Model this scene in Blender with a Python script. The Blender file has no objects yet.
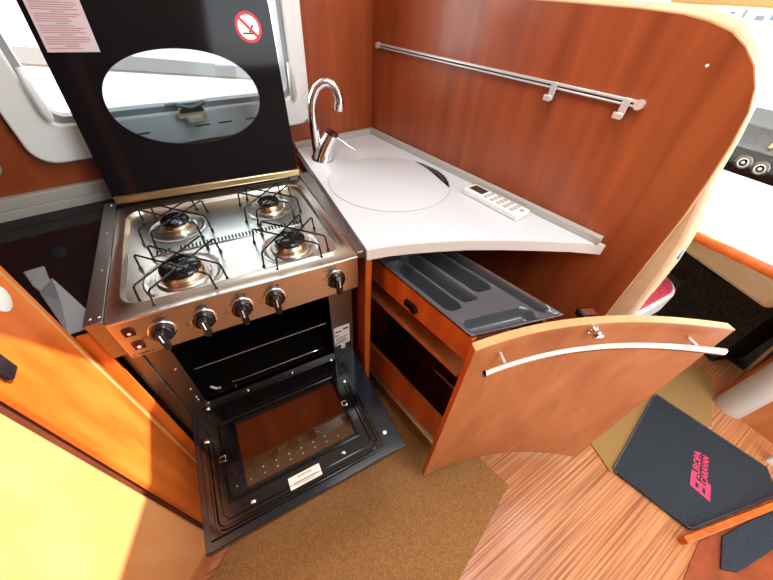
import bpy, bmesh, math, random
from mathutils import Vector, Matrix
random.seed(4)
scene = bpy.context.scene
COL = scene.collection
V = Vector

# ------------------------------------------------------------------ materials
def mat(name, col, rough=0.5, metal=0.0, coat=0.0, trans=0.0, ior=1.45, spec=0.5):
    m = bpy.data.materials.new(name); m.use_nodes = True
    b = m.node_tree.nodes['Principled BSDF']
    b.inputs['Base Color'].default_value = (*col, 1)
    b.inputs['Roughness'].default_value = rough
    b.inputs['Metallic'].default_value = metal
    b.inputs['Coat Weight'].default_value = coat
    b.inputs['Coat Roughness'].default_value = 0.12
    b.inputs['Transmission Weight'].default_value = trans
    b.inputs['IOR'].default_value = ior
    b.inputs['Specular IOR Level'].default_value = spec
    return m
def lin(r, g, b):
    f = lambda c: (c/255/12.92) if c/255 <= 0.04045 else ((c/255+0.055)/1.055)**2.4
    return (f(r), f(g), f(b))
def noise_mat(name, c1, c2, scale=(1, 1, 1), rough=0.5, metal=0.0, coat=0.0, detail=4, nscale=5.0, rot=(0, 0, 0), bump=0.0, lo=0.35, hi=0.65, distortion=0.0, spec=0.5):
    m = mat(name, c1, rough, metal, coat, spec=spec); nt = m.node_tree; b = nt.nodes['Principled BSDF']
    tc = nt.nodes.new('ShaderNodeTexCoord'); mp = nt.nodes.new('ShaderNodeMapping')
    geo = nt.nodes.new('ShaderNodeNewGeometry')
    mp.inputs['Scale'].default_value = scale; mp.inputs['Rotation'].default_value = rot
    nz = nt.nodes.new('ShaderNodeTexNoise'); nz.inputs['Scale'].default_value = nscale; nz.inputs['Detail'].default_value = detail
    nz.inputs['Distortion'].default_value = distortion
    cr = nt.nodes.new('ShaderNodeValToRGB')
    cr.color_ramp.elements[0].position = lo; cr.color_ramp.elements[0].color = (*c1, 1)
    cr.color_ramp.elements[1].position = hi; cr.color_ramp.elements[1].color = (*c2, 1)
    nt.links.new(geo.outputs['Position'], mp.inputs['Vector']); nt.links.new(mp.outputs[0], nz.inputs['Vector'])
    nt.links.new(nz.outputs['Fac'], cr.inputs['Fac']); nt.links.new(cr.outputs[0], b.inputs['Base Color'])
    if bump:
        bp = nt.nodes.new('ShaderNodeBump'); bp.inputs['Strength'].default_value = bump; bp.inputs['Distance'].default_value = 0.004
        nt.links.new(nz.outputs['Fac'], bp.inputs['Height']); nt.links.new(bp.outputs[0], b.inputs['Normal'])
    return m
TH = math.radians(10.3)
M = {}
M['cherry'] = noise_mat('cherry_wood', lin(122, 50, 22), lin(164, 80, 40), scale=(9, 9, 0.7), rot=(0.3, 0, 0), rough=0.36, nscale=2.4, detail=6, coat=0.2, distortion=0.4, lo=0.22, hi=0.78)
M['cherry_light'] = noise_mat('light_cherry_wood', lin(166, 92, 50), lin(196, 124, 74), scale=(4, 4, 1.6), rot=(0, 0.6, 0), rough=0.4, nscale=3, detail=5, coat=0.12, distortion=0.8, lo=0.25, hi=0.75)
M['orange_wood'] = noise_mat('orange_wood', lin(186, 84, 22), lin(214, 112, 40), scale=(7, 7, 1.2), rough=0.45, nscale=3, detail=4, coat=0.1)
M['sunlit_orange_wood'] = noise_mat('sunlit_orange_wood', lin(212, 142, 86), lin(220, 156, 100), scale=(6, 6, 1.5), rough=0.5, nscale=3, detail=4)  # orange door wood, coloured paler to carry the sunlight on it
M['maple'] = noise_mat('maple_edge', lin(196, 146, 94), lin(208, 160, 108), scale=(3, 3, 3), rough=0.5, nscale=6)
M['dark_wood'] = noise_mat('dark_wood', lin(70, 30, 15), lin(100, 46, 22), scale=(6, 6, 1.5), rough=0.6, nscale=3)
M['white_top'] = noise_mat('speckled_white_laminate', lin(204, 207, 210), lin(216, 219, 222), rough=0.35, nscale=420, detail=1, lo=0.3, hi=0.6)
M['front_edge'] = mat('laminate_edge', lin(226, 214, 204), 0.45)
M['grey_strip'] = mat('grey_upstand', lin(176, 172, 162), 0.42)
M['steel'] = noise_mat('brushed_steel', lin(196, 194, 188), lin(204, 202, 197), scale=(2, 60, 60), rough=0.28, metal=1.0, nscale=4, detail=2)
M['steel_dark'] = noise_mat('dull_steel', lin(132, 130, 127), lin(140, 138, 134), scale=(2, 40, 40), rough=0.36, metal=1.0, nscale=4)
M['chrome'] = mat('chrome', (0.86, 0.86, 0.88), 0.05, 1.0)
M['satin'] = mat('satin_aluminium', lin(222, 221, 218), 0.34, 0.55)
M['silver_paint'] = mat('silver_paint', lin(196, 192, 184), 0.35, 0.15)
M['brass'] = mat('brushed_bronze_bar', lin(206, 186, 142), 0.3, 1.0)
M['brassy'] = noise_mat('heat_tinted_brass', lin(200, 172, 112), lin(214, 206, 186), rough=0.25, metal=1.0, nscale=30)
M['black_glass'] = mat('black_glass', lin(21, 18, 21), 0.08, 0.0, spec=0.16)
M['door_glass'] = mat('blue_black_glass', lin(22, 28, 38), 0.16)
M['enamel'] = mat('black_enamel', lin(16, 14, 14), 0.1, spec=0.6)
M['cavity'] = mat('oven_enamel', lin(16, 13, 12), 0.28)
M['black'] = mat('black_plastic', lin(20, 18, 18), 0.14)
M['black_matt'] = mat('black_matt', lin(18, 17, 17), 0.6)
M['wire'] = mat('black_wire', lin(22, 22, 24), 0.25, 0.3)
M['white_plastic'] = mat('white_plastic', lin(232, 232, 228), 0.35)
M['cream_plastic'] = mat('cream_plastic', lin(214, 196, 160), 0.4)
M['grey_plastic'] = mat('grey_plastic', lin(104, 107, 112), 0.2, 0.5)
M['reflection_grey'] = mat('reflection_grey', lin(140, 142, 144), 0.45)
M['cream'] = noise_mat('cream_leather', lin(242, 228, 194), lin(248, 236, 206), rough=0.5, nscale=30, bump=0.1)
M['cream_soft'] = noise_mat('pale_leather', lin(212, 184, 148), lin(220, 194, 160), rough=0.5, nscale=30)
M['pink'] = noise_mat('raspberry_fabric', lin(186, 58, 78), lin(206, 78, 98), rough=0.8, nscale=60)
M['paper'] = mat('paper', lin(240, 238, 232), 0.6)
M['paper_pink'] = mat('pinkish_paper', lin(216, 196, 198), 0.6)
M['red'] = mat('red_print', lin(206, 44, 52), 0.5)
M['ink'] = mat('ink', lin(60, 50, 50), 0.6)
M['ink_pink'] = mat('faded_red_ink', lin(190, 140, 146), 0.6)
M['blue_ink'] = mat('blue_ink', lin(120, 150, 200), 0.6)
M['lcd'] = mat('lcd', lin(62, 54, 50), 0.2)
M['button_red'] = mat('dark_red_plastic', lin(70, 18, 16), 0.15)
M['magenta'] = noise_mat('magenta_embroidery', lin(206, 52, 96), lin(224, 84, 122), rough=0.8, nscale=300)
M['mat_black'] = noise_mat('charcoal_pile', lin(48, 53, 60), lin(60, 66, 74), rough=0.95, nscale=260, detail=3, bump=0.25, spec=0.1)
M['cab_dark'] = noise_mat('dark_carpet', lin(40, 38, 36), lin(62, 58, 54), rough=0.95, nscale=60, bump=0.4, spec=0.1)
M['dash'] = noise_mat('dash_plastic', lin(40, 36, 36), lin(52, 47, 45), rough=0.5, nscale=30)
M['carpet'] = noise_mat('tan_carpet', lin(140, 100, 58), lin(172, 128, 80), rough=0.95, nscale=210, detail=5, bump=0.5, spec=0.1)
M['visor'] = mat('beige_vinyl', lin(186, 160, 112), 0.6)
M['front_wall'] = mat('taupe_panel', lin(150, 136, 118), 0.6)
M['ceil'] = mat('cream_ceiling', lin(232, 222, 204), 0.6)
M['van_white'] = mat('white_paint', lin(236, 238, 240), 0.4)
M['van_grey'] = mat('grey_paint', lin(150, 152, 156), 0.5)
M['asphalt'] = noise_mat('pale_ground', lin(170, 168, 164), lin(190, 188, 184), rough=0.9, nscale=12)
M['purple_dark'] = mat('dark_gloss', lin(30, 24, 28), 0.12)

def glass_mat(name, tint, gloss=0.06):
    m = bpy.data.materials.new(name); m.use_nodes = True; nt = m.node_tree; nt.nodes.clear()
    o = nt.nodes.new('ShaderNodeOutputMaterial'); t = nt.nodes.new('ShaderNodeBsdfTransparent'); g = nt.nodes.new('ShaderNodeBsdfGlossy')
    mx = nt.nodes.new('ShaderNodeMixShader'); lw = nt.nodes.new('ShaderNodeLayerWeight'); lw.inputs[0].default_value = 0.5; pw = nt.nodes.new('ShaderNodeMath'); pw.operation = 'POWER'; pw.inputs[1].default_value = 4.0; fr = nt.nodes.new('ShaderNodeMath'); fr.operation = 'MULTIPLY_ADD'; fr.inputs[1].default_value = 0.6; fr.inputs[2].default_value = 0.03; nt.links.new(lw.outputs['Facing'], pw.inputs[0]); nt.links.new(pw.outputs[0], fr.inputs[0])
    t.inputs[0].default_value = (*tint, 1); g.inputs['Roughness'].default_value = gloss
    nt.links.new(fr.outputs[0], mx.inputs[0]); nt.links.new(t.outputs[0], mx.inputs[1]); nt.links.new(g.outputs[0], mx.inputs[2]); nt.links.new(mx.outputs[0], o.inputs[0])
    return m
M['clear'] = glass_mat('clear_glass', (0.96, 0.97, 0.97), 0.02)
M['oven_glass'] = glass_mat('oven_glass', (0.80, 0.78, 0.76), 0.03)
M['smoked'] = glass_mat('smoked_glass', (0.72, 0.77, 0.80), 0.03)

def stripes_mat():
    m = mat('striped_wood_floor', lin(190, 130, 80), 0.32, coat=0.15); nt = m.node_tree; b = nt.nodes['Principled BSDF']
    geo = nt.nodes.new('ShaderNodeNewGeometry'); mp = nt.nodes.new('ShaderNodeMapping'); mp.vector_type = 'POINT'
    mp.inputs['Rotation'].default_value = (0, 0, -math.radians(3)); 
    mp2 = nt.nodes.new('ShaderNodeMapping'); mp2.inputs['Scale'].default_value = (2.0, 150, 1)
    nz = nt.nodes.new('ShaderNodeTexNoise'); nz.inputs['Scale'].default_value = 1.0; nz.inputs['Detail'].default_value = 3
    cr = nt.nodes.new('ShaderNodeValToRGB')
    for p_, c_ in ((0.0, lin(122, 68, 38)), (0.36, lin(156, 92, 54)), (0.5, lin(192, 126, 80)), (0.66, lin(214, 152, 102))):
        if p_ == 0.0: e = cr.color_ramp.elements[0]; e.position = 0.25
        elif p_ == 0.66: e = cr.color_ramp.elements[-1]; e.position = 0.66
        else: e = cr.color_ramp.elements.new(p_)
        e.color = (*c_, 1)
    nt.links.new(geo.outputs['Position'], mp.inputs[0]); nt.links.new(mp.outputs[0], mp2.inputs[0]); nt.links.new(mp2.outputs[0], nz.inputs['Vector'])
    nt.links.new(nz.outputs['Fac'], cr.inputs[0]); nt.links.new(cr.outputs[0], b.inputs['Base Color'])
    return m
M['floor'] = stripes_mat()
def weave_mat():
    m = mat('beige_woven', lin(190, 156, 104), 0.9, spec=0.1); nt = m.node_tree; b = nt.nodes['Principled BSDF']
    geo = nt.nodes.new('ShaderNodeNewGeometry'); w1 = nt.nodes.new('ShaderNodeTexWave'); w2 = nt.nodes.new('ShaderNodeTexWave')
    w1.inputs['Scale'].default_value = 52; w2.inputs['Scale'].default_value = 52; w1.bands_direction = 'X'; w2.bands_direction = 'Y'
    w1.inputs['Distortion'].default_value = 1; w2.inputs['Distortion'].default_value = 1
    mul = nt.nodes.new('ShaderNodeMath'); mul.operation = 'MULTIPLY'
    cr = nt.nodes.new('ShaderNodeValToRGB'); cr.color_ramp.elements[0].color = (*lin(146, 112, 66), 1); cr.color_ramp.elements[1].color = (*lin(190, 154, 102), 1); cr.color_ramp.elements[1].position = 0.6
    for w in (w1, w2): nt.links.new(geo.outputs['Position'], w.inputs['Vector'])
    nt.links.new(w1.outputs['Fac'], mul.inputs[0]); nt.links.new(w2.outputs['Fac'], mul.inputs[1]); nt.links.new(mul.outputs[0], cr.inputs[0]); nt.links.new(cr.outputs[0], b.inputs['Base Color'])
    return m
M['weave'] = weave_mat()

# ------------------------------------------------------------------ geometry helpers
class MB:
    def __init__(s): s.v = []; s.f = []
    def add(s, vs, fs):
        o = len(s.v); s.v += [V(p) for p in vs]; s.f += [[i+o for i in f] for f in fs]; return s
    def box(s, x0, x1, y0, y1, z0, z1):
        return s.add([(x, y, z) for x in (x0, x1) for y in (y0, y1) for z in (z0, z1)],
                     [(0, 1, 3, 2), (4, 6, 7, 5), (0, 4, 5, 1), (2, 3, 7, 6), (0, 2, 6, 4), (1, 5, 7, 3)])
    def obox(s, c, ax, ay, az, hx, hy, hz):
        c = V(c); ax, ay, az = V(ax).normalized()*hx, V(ay).normalized()*hy, V(az).normalized()*hz
        return s.add([c+ax*i+ay*j+az*k for i in (-1, 1) for j in (-1, 1) for k in (-1, 1)],
                     [(0, 1, 3, 2), (4, 6, 7, 5), (0, 4, 5, 1), (2, 3, 7, 6), (0, 2, 6, 4), (1, 5, 7, 3)])
    def prism(s, pts, vec):
        n = len(pts); a = [V(p) for p in pts]; b = [p+V(vec) for p in a]
        fs = [list(range(n))[::-1], [n+i for i in range(n)]] + [(i, (i+1) % n, n+(i+1) % n, n+i) for i in range(n)]
        return s.add(a+b, fs)
    def ext(s, xy, z0, z1): return s.prism([(p[0], p[1], z0) for p in xy], (0, 0, z1-z0))
    def tube(s, path, r, n=10, closed=False, caps=True):
        P = [V(p) for p in path]; k = len(P); rr = r if isinstance(r, (list, tuple)) else [r]*k
        o = len(s.v); prev = None
        for i, p in enumerate(P):
            if closed: t = P[(i+1) % k]-P[i-1]
            else: t = P[min(i+1, k-1)]-P[max(i-1, 0)]
            t.normalize()
            if prev is None:
                a = V((0, 0, 1)) if abs(t.z) < 0.9 else V((1, 0, 0)); u = t.cross(a).normalized()
            else: u = (prev - t*prev.dot(t)).normalized()
            prev = u; w = t.cross(u)
            for j in range(n):
                q = 2*math.pi*j/n; s.v.append(p+(u*math.cos(q)+w*math.sin(q))*rr[i])
        for i in range(k if closed else k-1):
            for j in range(n):
                a = o+i*n+j; b = o+i*n+(j+1) % n; i2 = (i+1) % k
                s.f.append([a, b, o+i2*n+(j+1) % n, o+i2*n+j])
        if caps and not closed: s.f.append([o+j for j in range(n)][::-1]); s.f.append([o+(k-1)*n+j for j in range(n)])
        return s
    def lathe(s, prof, c, ax=(0, 0, 1), n=28):
        ax = V(ax).normalized(); a = V((1, 0, 0)) if abs(ax.x) < 0.9 else V((0, 1, 0)); u = ax.cross(a).normalized(); w = ax.cross(u); c = V(c); o = len(s.v); k = len(prof)
        for r, h in prof:
            for j in range(n): q = 2*math.pi*j/n; s.v.append(c+ax*h+(u*math.cos(q)+w*math.sin(q))*max(r, 1e-5))
        for i in range(k-1):
            for j in range(n): s.f.append([o+i*n+j, o+i*n+(j+1) % n, o+(i+1)*n+(j+1) % n, o+(i+1)*n+j])
        s.f.append([o+j for j in range(n)][::-1]); s.f.append([o+(k-1)*n+j for j in range(n)])
        return s
    def build(s, name, m, parent=None, bevel=0.0, seg=2, smooth=35, sub=0):
        me = bpy.data.meshes.new(name); off = V((0, 0, 0)); top = parent
        org = V(parent['_o']) if parent is not None else V((0, 0, 0))
        if parent is None:
            lo = V([min(v[i] for v in s.v) for i in range(3)]); hi = V([max(v[i] for v in s.v) for i in range(3)])
            org = V(((lo.x+hi.x)/2, (lo.y+hi.y)/2, lo.z))
        me.from_pydata([tuple(v-org) for v in s.v], [], s.f)
        bm = bmesh.new(); bm.from_mesh(me); bmesh.ops.recalc_face_normals(bm, faces=bm.faces); bm.to_mesh(me); bm.free()
        for p in me.polygons: p.use_smooth = True
        me.set_sharp_from_angle(angle=math.radians(smooth))
        me.materials.append(M[m] if isinstance(m, str) else m)
        o = bpy.data.objects.new(name, me); COL.objects.link(o)
        o['_o'] = tuple(org)
        if parent is None: o.location = org
        else: o.parent = parent
        if bevel:
            b = o.modifiers.new('bevel', 'BEVEL'); b.width = bevel; b.segments = seg; b.limit_method = 'ANGLE'; b.angle_limit = math.radians(40); b.harden_normals = False
        if sub:
            d = o.modifiers.new('sub', 'SUBSURF'); d.levels = sub; d.render_levels = sub
        return o
def thing(name, label, cat, loc, group=None):
    o = bpy.data.objects.new(name, None); o.empty_display_size = 0.05; COL.objects.link(o); o.location = loc; o['_o'] = tuple(loc)
    o['label'] = label; o['category'] = cat
    if group: o['group'] = group
    return o
def tag(o, label, cat, group=None):
    o['label'] = label; o['category'] = cat
    if group: o['group'] = group
    return o
def struct(o): o['kind'] = 'structure'; return o
def text(body, size, c, ax, ay, m, name, parent, depth=0.0004, bold=0.0, align='CENTER'):
    """raised lettering: a text curve turned into a mesh lying in the plane ax, ay at c"""
    cu = bpy.data.curves.new(name, 'FONT'); cu.body = body; cu.size = size; cu.extrude = depth; cu.align_x = align; cu.align_y = 'CENTER'; cu.offset = bold
    t = bpy.data.objects.new(name, cu); COL.objects.link(t)
    dg = bpy.context.evaluated_depsgraph_get(); me = bpy.data.meshes.new_from_object(t.evaluated_get(dg))
    bpy.data.objects.remove(t)
    ax = V(ax).normalized(); ay = V(ay).normalized(); az = ax.cross(ay)
    b = MB(); b.add([V(c)+ax*v.co.x+ay*v.co.y+az*v.co.z for v in me.vertices], [list(p.vertices) for p in me.polygons])
    return b.build(name, m, parent)
def lerp(a, b, t): return V(a)*(1-t)+V(b)*t
def rrect(x0, x1, y0, y1, r, n=6):
    out = []
    for cx, cy, a0 in ((x1-r, y1-r, 0), (x0+r, y1-r, 90), (x0+r, y0+r, 180), (x1-r, y0+r, 270)):
        for i in range(n+1):
            a = math.radians(a0+90*i/n); out.append((cx+r*math.cos(a), cy+r*math.sin(a)))
    return out

# room frame: corner of window wall and divider panel; u runs along the wall to the right, v out into the room
C0 = V((0.955, 0.325, 0)); E1 = V((math.cos(TH), math.sin(TH), 0)); E2 = V((math.sin(TH), -math.cos(TH), 0)); UP = V((0, 0, 1))
def rf(u, v, z=0.0): return C0+E1*u+E2*v+UP*z
def rbox(b, u0, u1, v0, v1, z0, z1):
    return b.prism([rf(u0, v0, z0), rf(u1, v0, z0), rf(u1, v1, z0), rf(u0, v1, z0)], (0, 0, z1-z0))

# ------------------------------------------------------------------ the setting
struct(MB().box(-2.0, 4.2, -2.6, 1.4, -0.06, 0.0).build('floor', 'floor'))
SKX0, SKX1, SKY0, SKY1 = 0.50, 1.13, -1.95, -1.03
c = MB(); c.box(-2.0, SKX0, -2.6, 1.4, 1.95, 2.0); c.box(SKX1, 2.86, -2.6, 1.4, 1.95, 2.0); c.box(SKX0, SKX1, -2.6, SKY0, 1.95, 2.0); c.box(SKX0, SKX1, SKY1, 1.4, 1.95, 2.0)
struct(c.build('ceiling', 'ceil'))
w = MB(); WU0, WU1, WZ0, WZ1 = -1.06, -0.35, 1.075, 1.72
rbox(w, -2.9, WU0, -0.04, 0, 0, 1.95); rbox(w, WU1, 0.06, -0.04, 0, 0, 1.95); rbox(w, WU0, WU1, -0.04, 0, 0, WZ0); rbox(w, WU0, WU1, -0.04, 0, WZ1, 1.95)
struct(w.build('wall_back', 'cherry'))
w = MB(); rbox(w, 0.06, 2.2, -0.04, 0, 0, 1.95); struct(w.build('wall_cab_side', 'cream_soft'))
struct(MB().box(2.80, 3.7, -1.47, -1.42, 0, 1.95).build('wall_sun_blocker', 'ceil')); struct(MB().box(2.80, 2.85, -2.20, -1.47, 0, 1.95).build('wall_sun_blocker_return', 'ceil'))  # both added out of view to keep windscreen sun off the floor
struct(MB().box(-2.0, -1.95, -2.15, 0.0, 0, 1.95).build('wall_left', 'cherry_light'))
w = MB(); w.box(-2.0, 1.25, -2.20, -2.15, 0, 1.95); w.box(1.95, 2.80, -2.20, -2.15, 0, 1.95); w.box(1.25, 1.95, -2.20, -2.15, 1.80, 1.95); struct(w.build('wall_front', 'front_wall'))
# window: moulded white frame, inner seal, pane
wf = thing('window_1', '', '', tuple(rf(-0.7, 0.0, 1.0))); del wf['label'], wf['category']; struct(wf)
def ring_prism(outer, inner, d0, d1, toP):
    b = MB(); n = len(outer); vs = []
    for pts, d in ((outer, d0), (outer, d1), (inner, d1), (inner, d0)):
        vs += [toP(p[0], p[1], d) for p in pts]
    fs = []
    for k in range(4):
        for i in range(n): fs.append([k*n+i, k*n+(i+1) % n, ((k+1) % 4)*n+(i+1) % n, ((k+1) % 4)*n+i])
    return b.add(vs, fs)
toW = lambda u, z, d: rf(u, d, z)
ring_prism(rrect(-1.115, -0.305, 0.995, 1.80, 0.05), rrect(-1.045, -0.365, 1.085, 1.71, 0.035), 0.0, 0.026, toW).build('window_frame', 'white_plastic', wf, bevel=0.006)
ring_prism(rrect(-1.045, -0.365, 1.085, 1.71, 0.035), rrect(-1.03, -0.38, 1.10, 1.695, 0.03), -0.03, 0.012, toW).build('window_seal', 'van_grey', wf)
b = MB(); rbox(b, -1.04, -0.37, -0.022, -0.018, 1.09, 1.705); b.build('window_pane', 'clear', wf)
b = MB()
for u in (-0.86, -0.69, -0.62, -0.53): rbox(b, u-0.022, u+0.022, 0.026, 0.0268, 1.038, 1.042)
b.build('window_vent_slot', 'black_matt', wf)
for u, z0 in ((-1.035, 1.10), (-0.372, 1.08)):
    b = MB(); b.tube([rf(u, 0.028, z0+0.11), rf(u, 0.035, z0+0.08), rf(u, 0.038, z0+0.02), rf(u, 0.03, z0)], [0.006, 0.010, 0.012, 0.008], 10); b.build('window_stay', 'white_plastic' if u < -0.5 else 'satin', wf)
b = MB(); rbox(b, -0.755, -0.67, 0.026, 0.05, 1.066, 1.086); rbox(b, -0.735, -0.69, 0.05, 0.066, 1.058, 1.078); b.build('window_catch', 'cream_plastic', wf, bevel=0.005)
b = MB(); rbox(b, -0.745, -0.68, 0.03, 0.055, 1.087, 1.096); b.tube([rf(-0.75, 0.045, 1.106), rf(-0.71, 0.05, 1.096), rf(-0.67, 0.045, 1.106)], 0.006, 8); b.build('window_catch_lever', 'black', wf)
b = MB(); rbox(b, -0.775, -0.66, 0.02, 0.04, 1.104, 1.114); b.build('window_catch_grip', 'satin', wf, bevel=0.004)
# outside: a neighbouring white vehicle with a grey band, on pale ground
b = MB(); rbox(b, -4.5, 3.5, -2.6, -2.2, 0.1, 2.9); vr = b.build('parked_vehicle', 'van_white', None, bevel=0.05); tag(vr, 'white side of a vehicle parked outside the kitchen window, with a grey band', 'vehicle')
b = MB(); b.prism([rf(-4.5, -2.199, 1.42), rf(3.5, -2.199, 0.42), rf(3.5, -2.199, 0.34), rf(-4.5, -2.199, 1.32)], E2*0.008); b.build('side_band', 'van_grey', vr)
struct(MB().box(-12, 14, -12, 12, -0.5, -0.4).build('ground', 'asphalt'))

# ------------------------------------------------------------------ cooker
ck = thing('cooker', 'stainless steel four-burner gas cooker with its black oven door hanging open', 'cooker', (0.26, -0.24, 0.0))
WC = 0.52; YF = -0.43; DFR = -0.482
# body: side walls, back, base, front frame round the oven mouth
b = MB(); b.box(0.0, 0.012, YF, 0.0, 0.10, 0.888); b.box(0.508, WC, YF, 0.0, 0.10, 0.888); b.box(0.012, 0.508, -0.012, 0.0, 0.10, 0.888); b.box(0.012, 0.508, YF, -0.012, 0.10, 0.12); b.box(0.012, 0.508, YF, YF+0.012, 0.12, 0.42)
b.build('housing', 'steel_dark', ck)
b = MB(); b.box(0.012, 0.05, YF-0.001, YF+0.012, 0.42, 0.80); b.box(0.449, 0.508, YF-0.001, YF+0.012, 0.42, 0.80); b.box(0.05, 0.449, YF-0.001, YF+0.012, 0.42, 0.472)
ff = b.build('front_frame', 'steel_dark', ck)
b = MB(); b.box(0.449, 0.51, YF-0.003, YF-0.001, 0.40, 0.505); b.build('lower_shield', 'black', ff)
b = MB()
for x in (0.047, 0.452):
    for z in (0.5, 0.515, 0.56, 0.66): MB().lathe([(0.003, 0), (0.003, 0.002), (0.001, 0.003)], (x-0.012 if x < 0.2 else x+0.006, YF-0.001, z), (0, -1, 0), 10).build('frame_screw', 'chrome', ff)
pass
# cavity
b = MB(); x0, x1, y0, y1, z0, z1 = 0.05, 0.449, YF, -0.05, 0.472, 0.745
b.add([(x0, y0, z0), (x1, y0, z0), (x1, y1, z0), (x0, y1, z0), (x0, y0, z1), (x1, y0, z1), (x1, y1, z1), (x0, y1, z1)], [(0, 1, 2, 3), (7, 6, 5, 4), (0, 3, 7, 4), (1, 5, 6, 2), (3, 2, 6, 7)])
for k in range(3):
    for x in (x0+0.002, x1-0.006): b.box(x, x+0.004, YF+0.02, y1, 0.54+k*0.06, 0.544+k*0.06)
b.box(x0, x1, YF, YF+0.012, z1, 0.80)
cav = b.build('oven_cavity', 'cavity', ck)
b = MB(); b.tube([(0.13, -0.40, 0.482), (0.13, -0.405, 0.492), (0.14, -0.41, 0.494), (0.40, -0.41, 0.494), (0.412, -0.405, 0.490)], 0.0028, 8); b.build('heating_rail', 'chrome', cav)
b = MB(); b.tube([(0.09, -0.40, 0.476), (0.085, -0.41, 0.492), (0.07, -0.40, 0.497)], 0.004, 8); b.build('thermostat_probe', 'satin', cav)
# rack sitting in the cavity
zr = 0.60
rk = thing('oven_rack', 'thin wire shelf inside the dark oven of the cooker', 'oven rack', (0.25, -0.25, zr))
MB().tube([(0.06, -0.40, zr), (0.44, -0.40, zr)], 0.0028, 8).build('front_bar', 'chrome', rk)
b = MB(); b.tube([(0.06, -0.10, zr), (0.44, -0.10, zr)], 0.003, 8)
for x in (0.06, 0.44): b.tube([(x, -0.40, zr), (x, -0.10, zr)], 0.0028, 8)
for i in range(14): x = 0.085+i*0.0255; b.tube([(x, -0.40, zr+0.003), (x, -0.10, zr+0.003)], 0.0016, 6)
b.build('wire_grid', 'wire', rk)
# hob plate with raised rim and pressed pan
b = MB(); rings = []
def ring(pts, z): rings.append([b_i for b_i in range(len(b.v), len(b.v)+len(pts))]); b.v += [V((p[0], p[1], z)) for p in pts]
rr_ = rrect(0.017, 0.503, -0.449, -0.040, 0.045)
n = len(rr_)
def sq(p):  # push the rounded ring out to the square plate edge
    cx, cy = 0.26, -0.235; dx, dy = p[0]-cx, p[1]-cy; k = min((0.26)/abs(dx) if dx else 9, (0.2445 if dy < 0 else 0.235)/abs(dy) if dy else 9); return (cx+dx*k, cy+dy*k)
sqr = [sq(p) for p in rr_]
ring(sqr, 0.893); ring(sqr, 0.900); ring(rr_, 0.900); ring(rrect(0.020, 0.500, -0.446, -0.043, 0.043), 0.9035); ring(rrect(0.024, 0.496, -0.442, -0.047, 0.040), 0.9035)
ring(rrect(0.030, 0.490, -0.436, -0.053, 0.036), 0.894); ring(rrect(0.036, 0.484, -0.430, -0.059, 0.032), 0.8945)
for k in range(len(rings)-1):
    for i in range(n): b.f.append([rings[k][i], rings[k][(i+1) % n], rings[k+1][(i+1) % n], rings[k+1][i]])
b.f.append(rings[-1]); b.f.append(rings[0][::-1])
hob = b.build('hob_plate', 'steel', ck, smooth=50)
b = MB(); b.ext([(-0.032, -0.470), (-0.001, -0.470), (-0.001, 0.03), (-0.032, 0.03)], 0.80, 0.903)
b.box(-0.0335, -0.0005, -0.436, -0.425, 0.10, 0.80)
lt = b.build('side_trim', 'steel_dark', ck, bevel=0.002)
b = MB()
for x, y in ((-0.015, 0.01), (-0.015, -0.14), (-0.015, -0.30), (-0.022, -0.455), (-0.008, -0.455)): MB().lathe([(0.003, 0), (0.003, 0.001), (0.0015, 0.002)], (x, y, 0.903), (0, 0, 1), 10).build('trim_screw', 'chrome', lt)
pass
b = MB(); b.ext([(0.521, -0.472), (0.541, -0.472), (0.565, 0.03), (0.521, 0.03)], 0.882, 0.903)
rt_ = b.build('side_trim', 'steel_dark', ck, bevel=0.002)
b = MB(); b.lathe([(0.003, 0), (0.003, 0.001), (0.0015, 0.002)], (0.535, -0.38, 0.903), (0, 0, 1), 10); b.build('trim_screw', 'black', rt_)
# slotted vent between front and back burners
b = MB(); b.box(0.082, 0.445, -0.279, -0.258, 0.8945, 0.8975); vg = b.build('vent_strip', 'steel', ck, bevel=0.001)
b = MB()
for i in range(42):
    if i in (4, 5, 37, 38): continue
    x = 0.088+i*0.0085; MB().box(x, x+0.0046, -0.278, -0.259, 0.8975, 0.8981).build('vent_slot', 'black_matt', vg)
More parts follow.
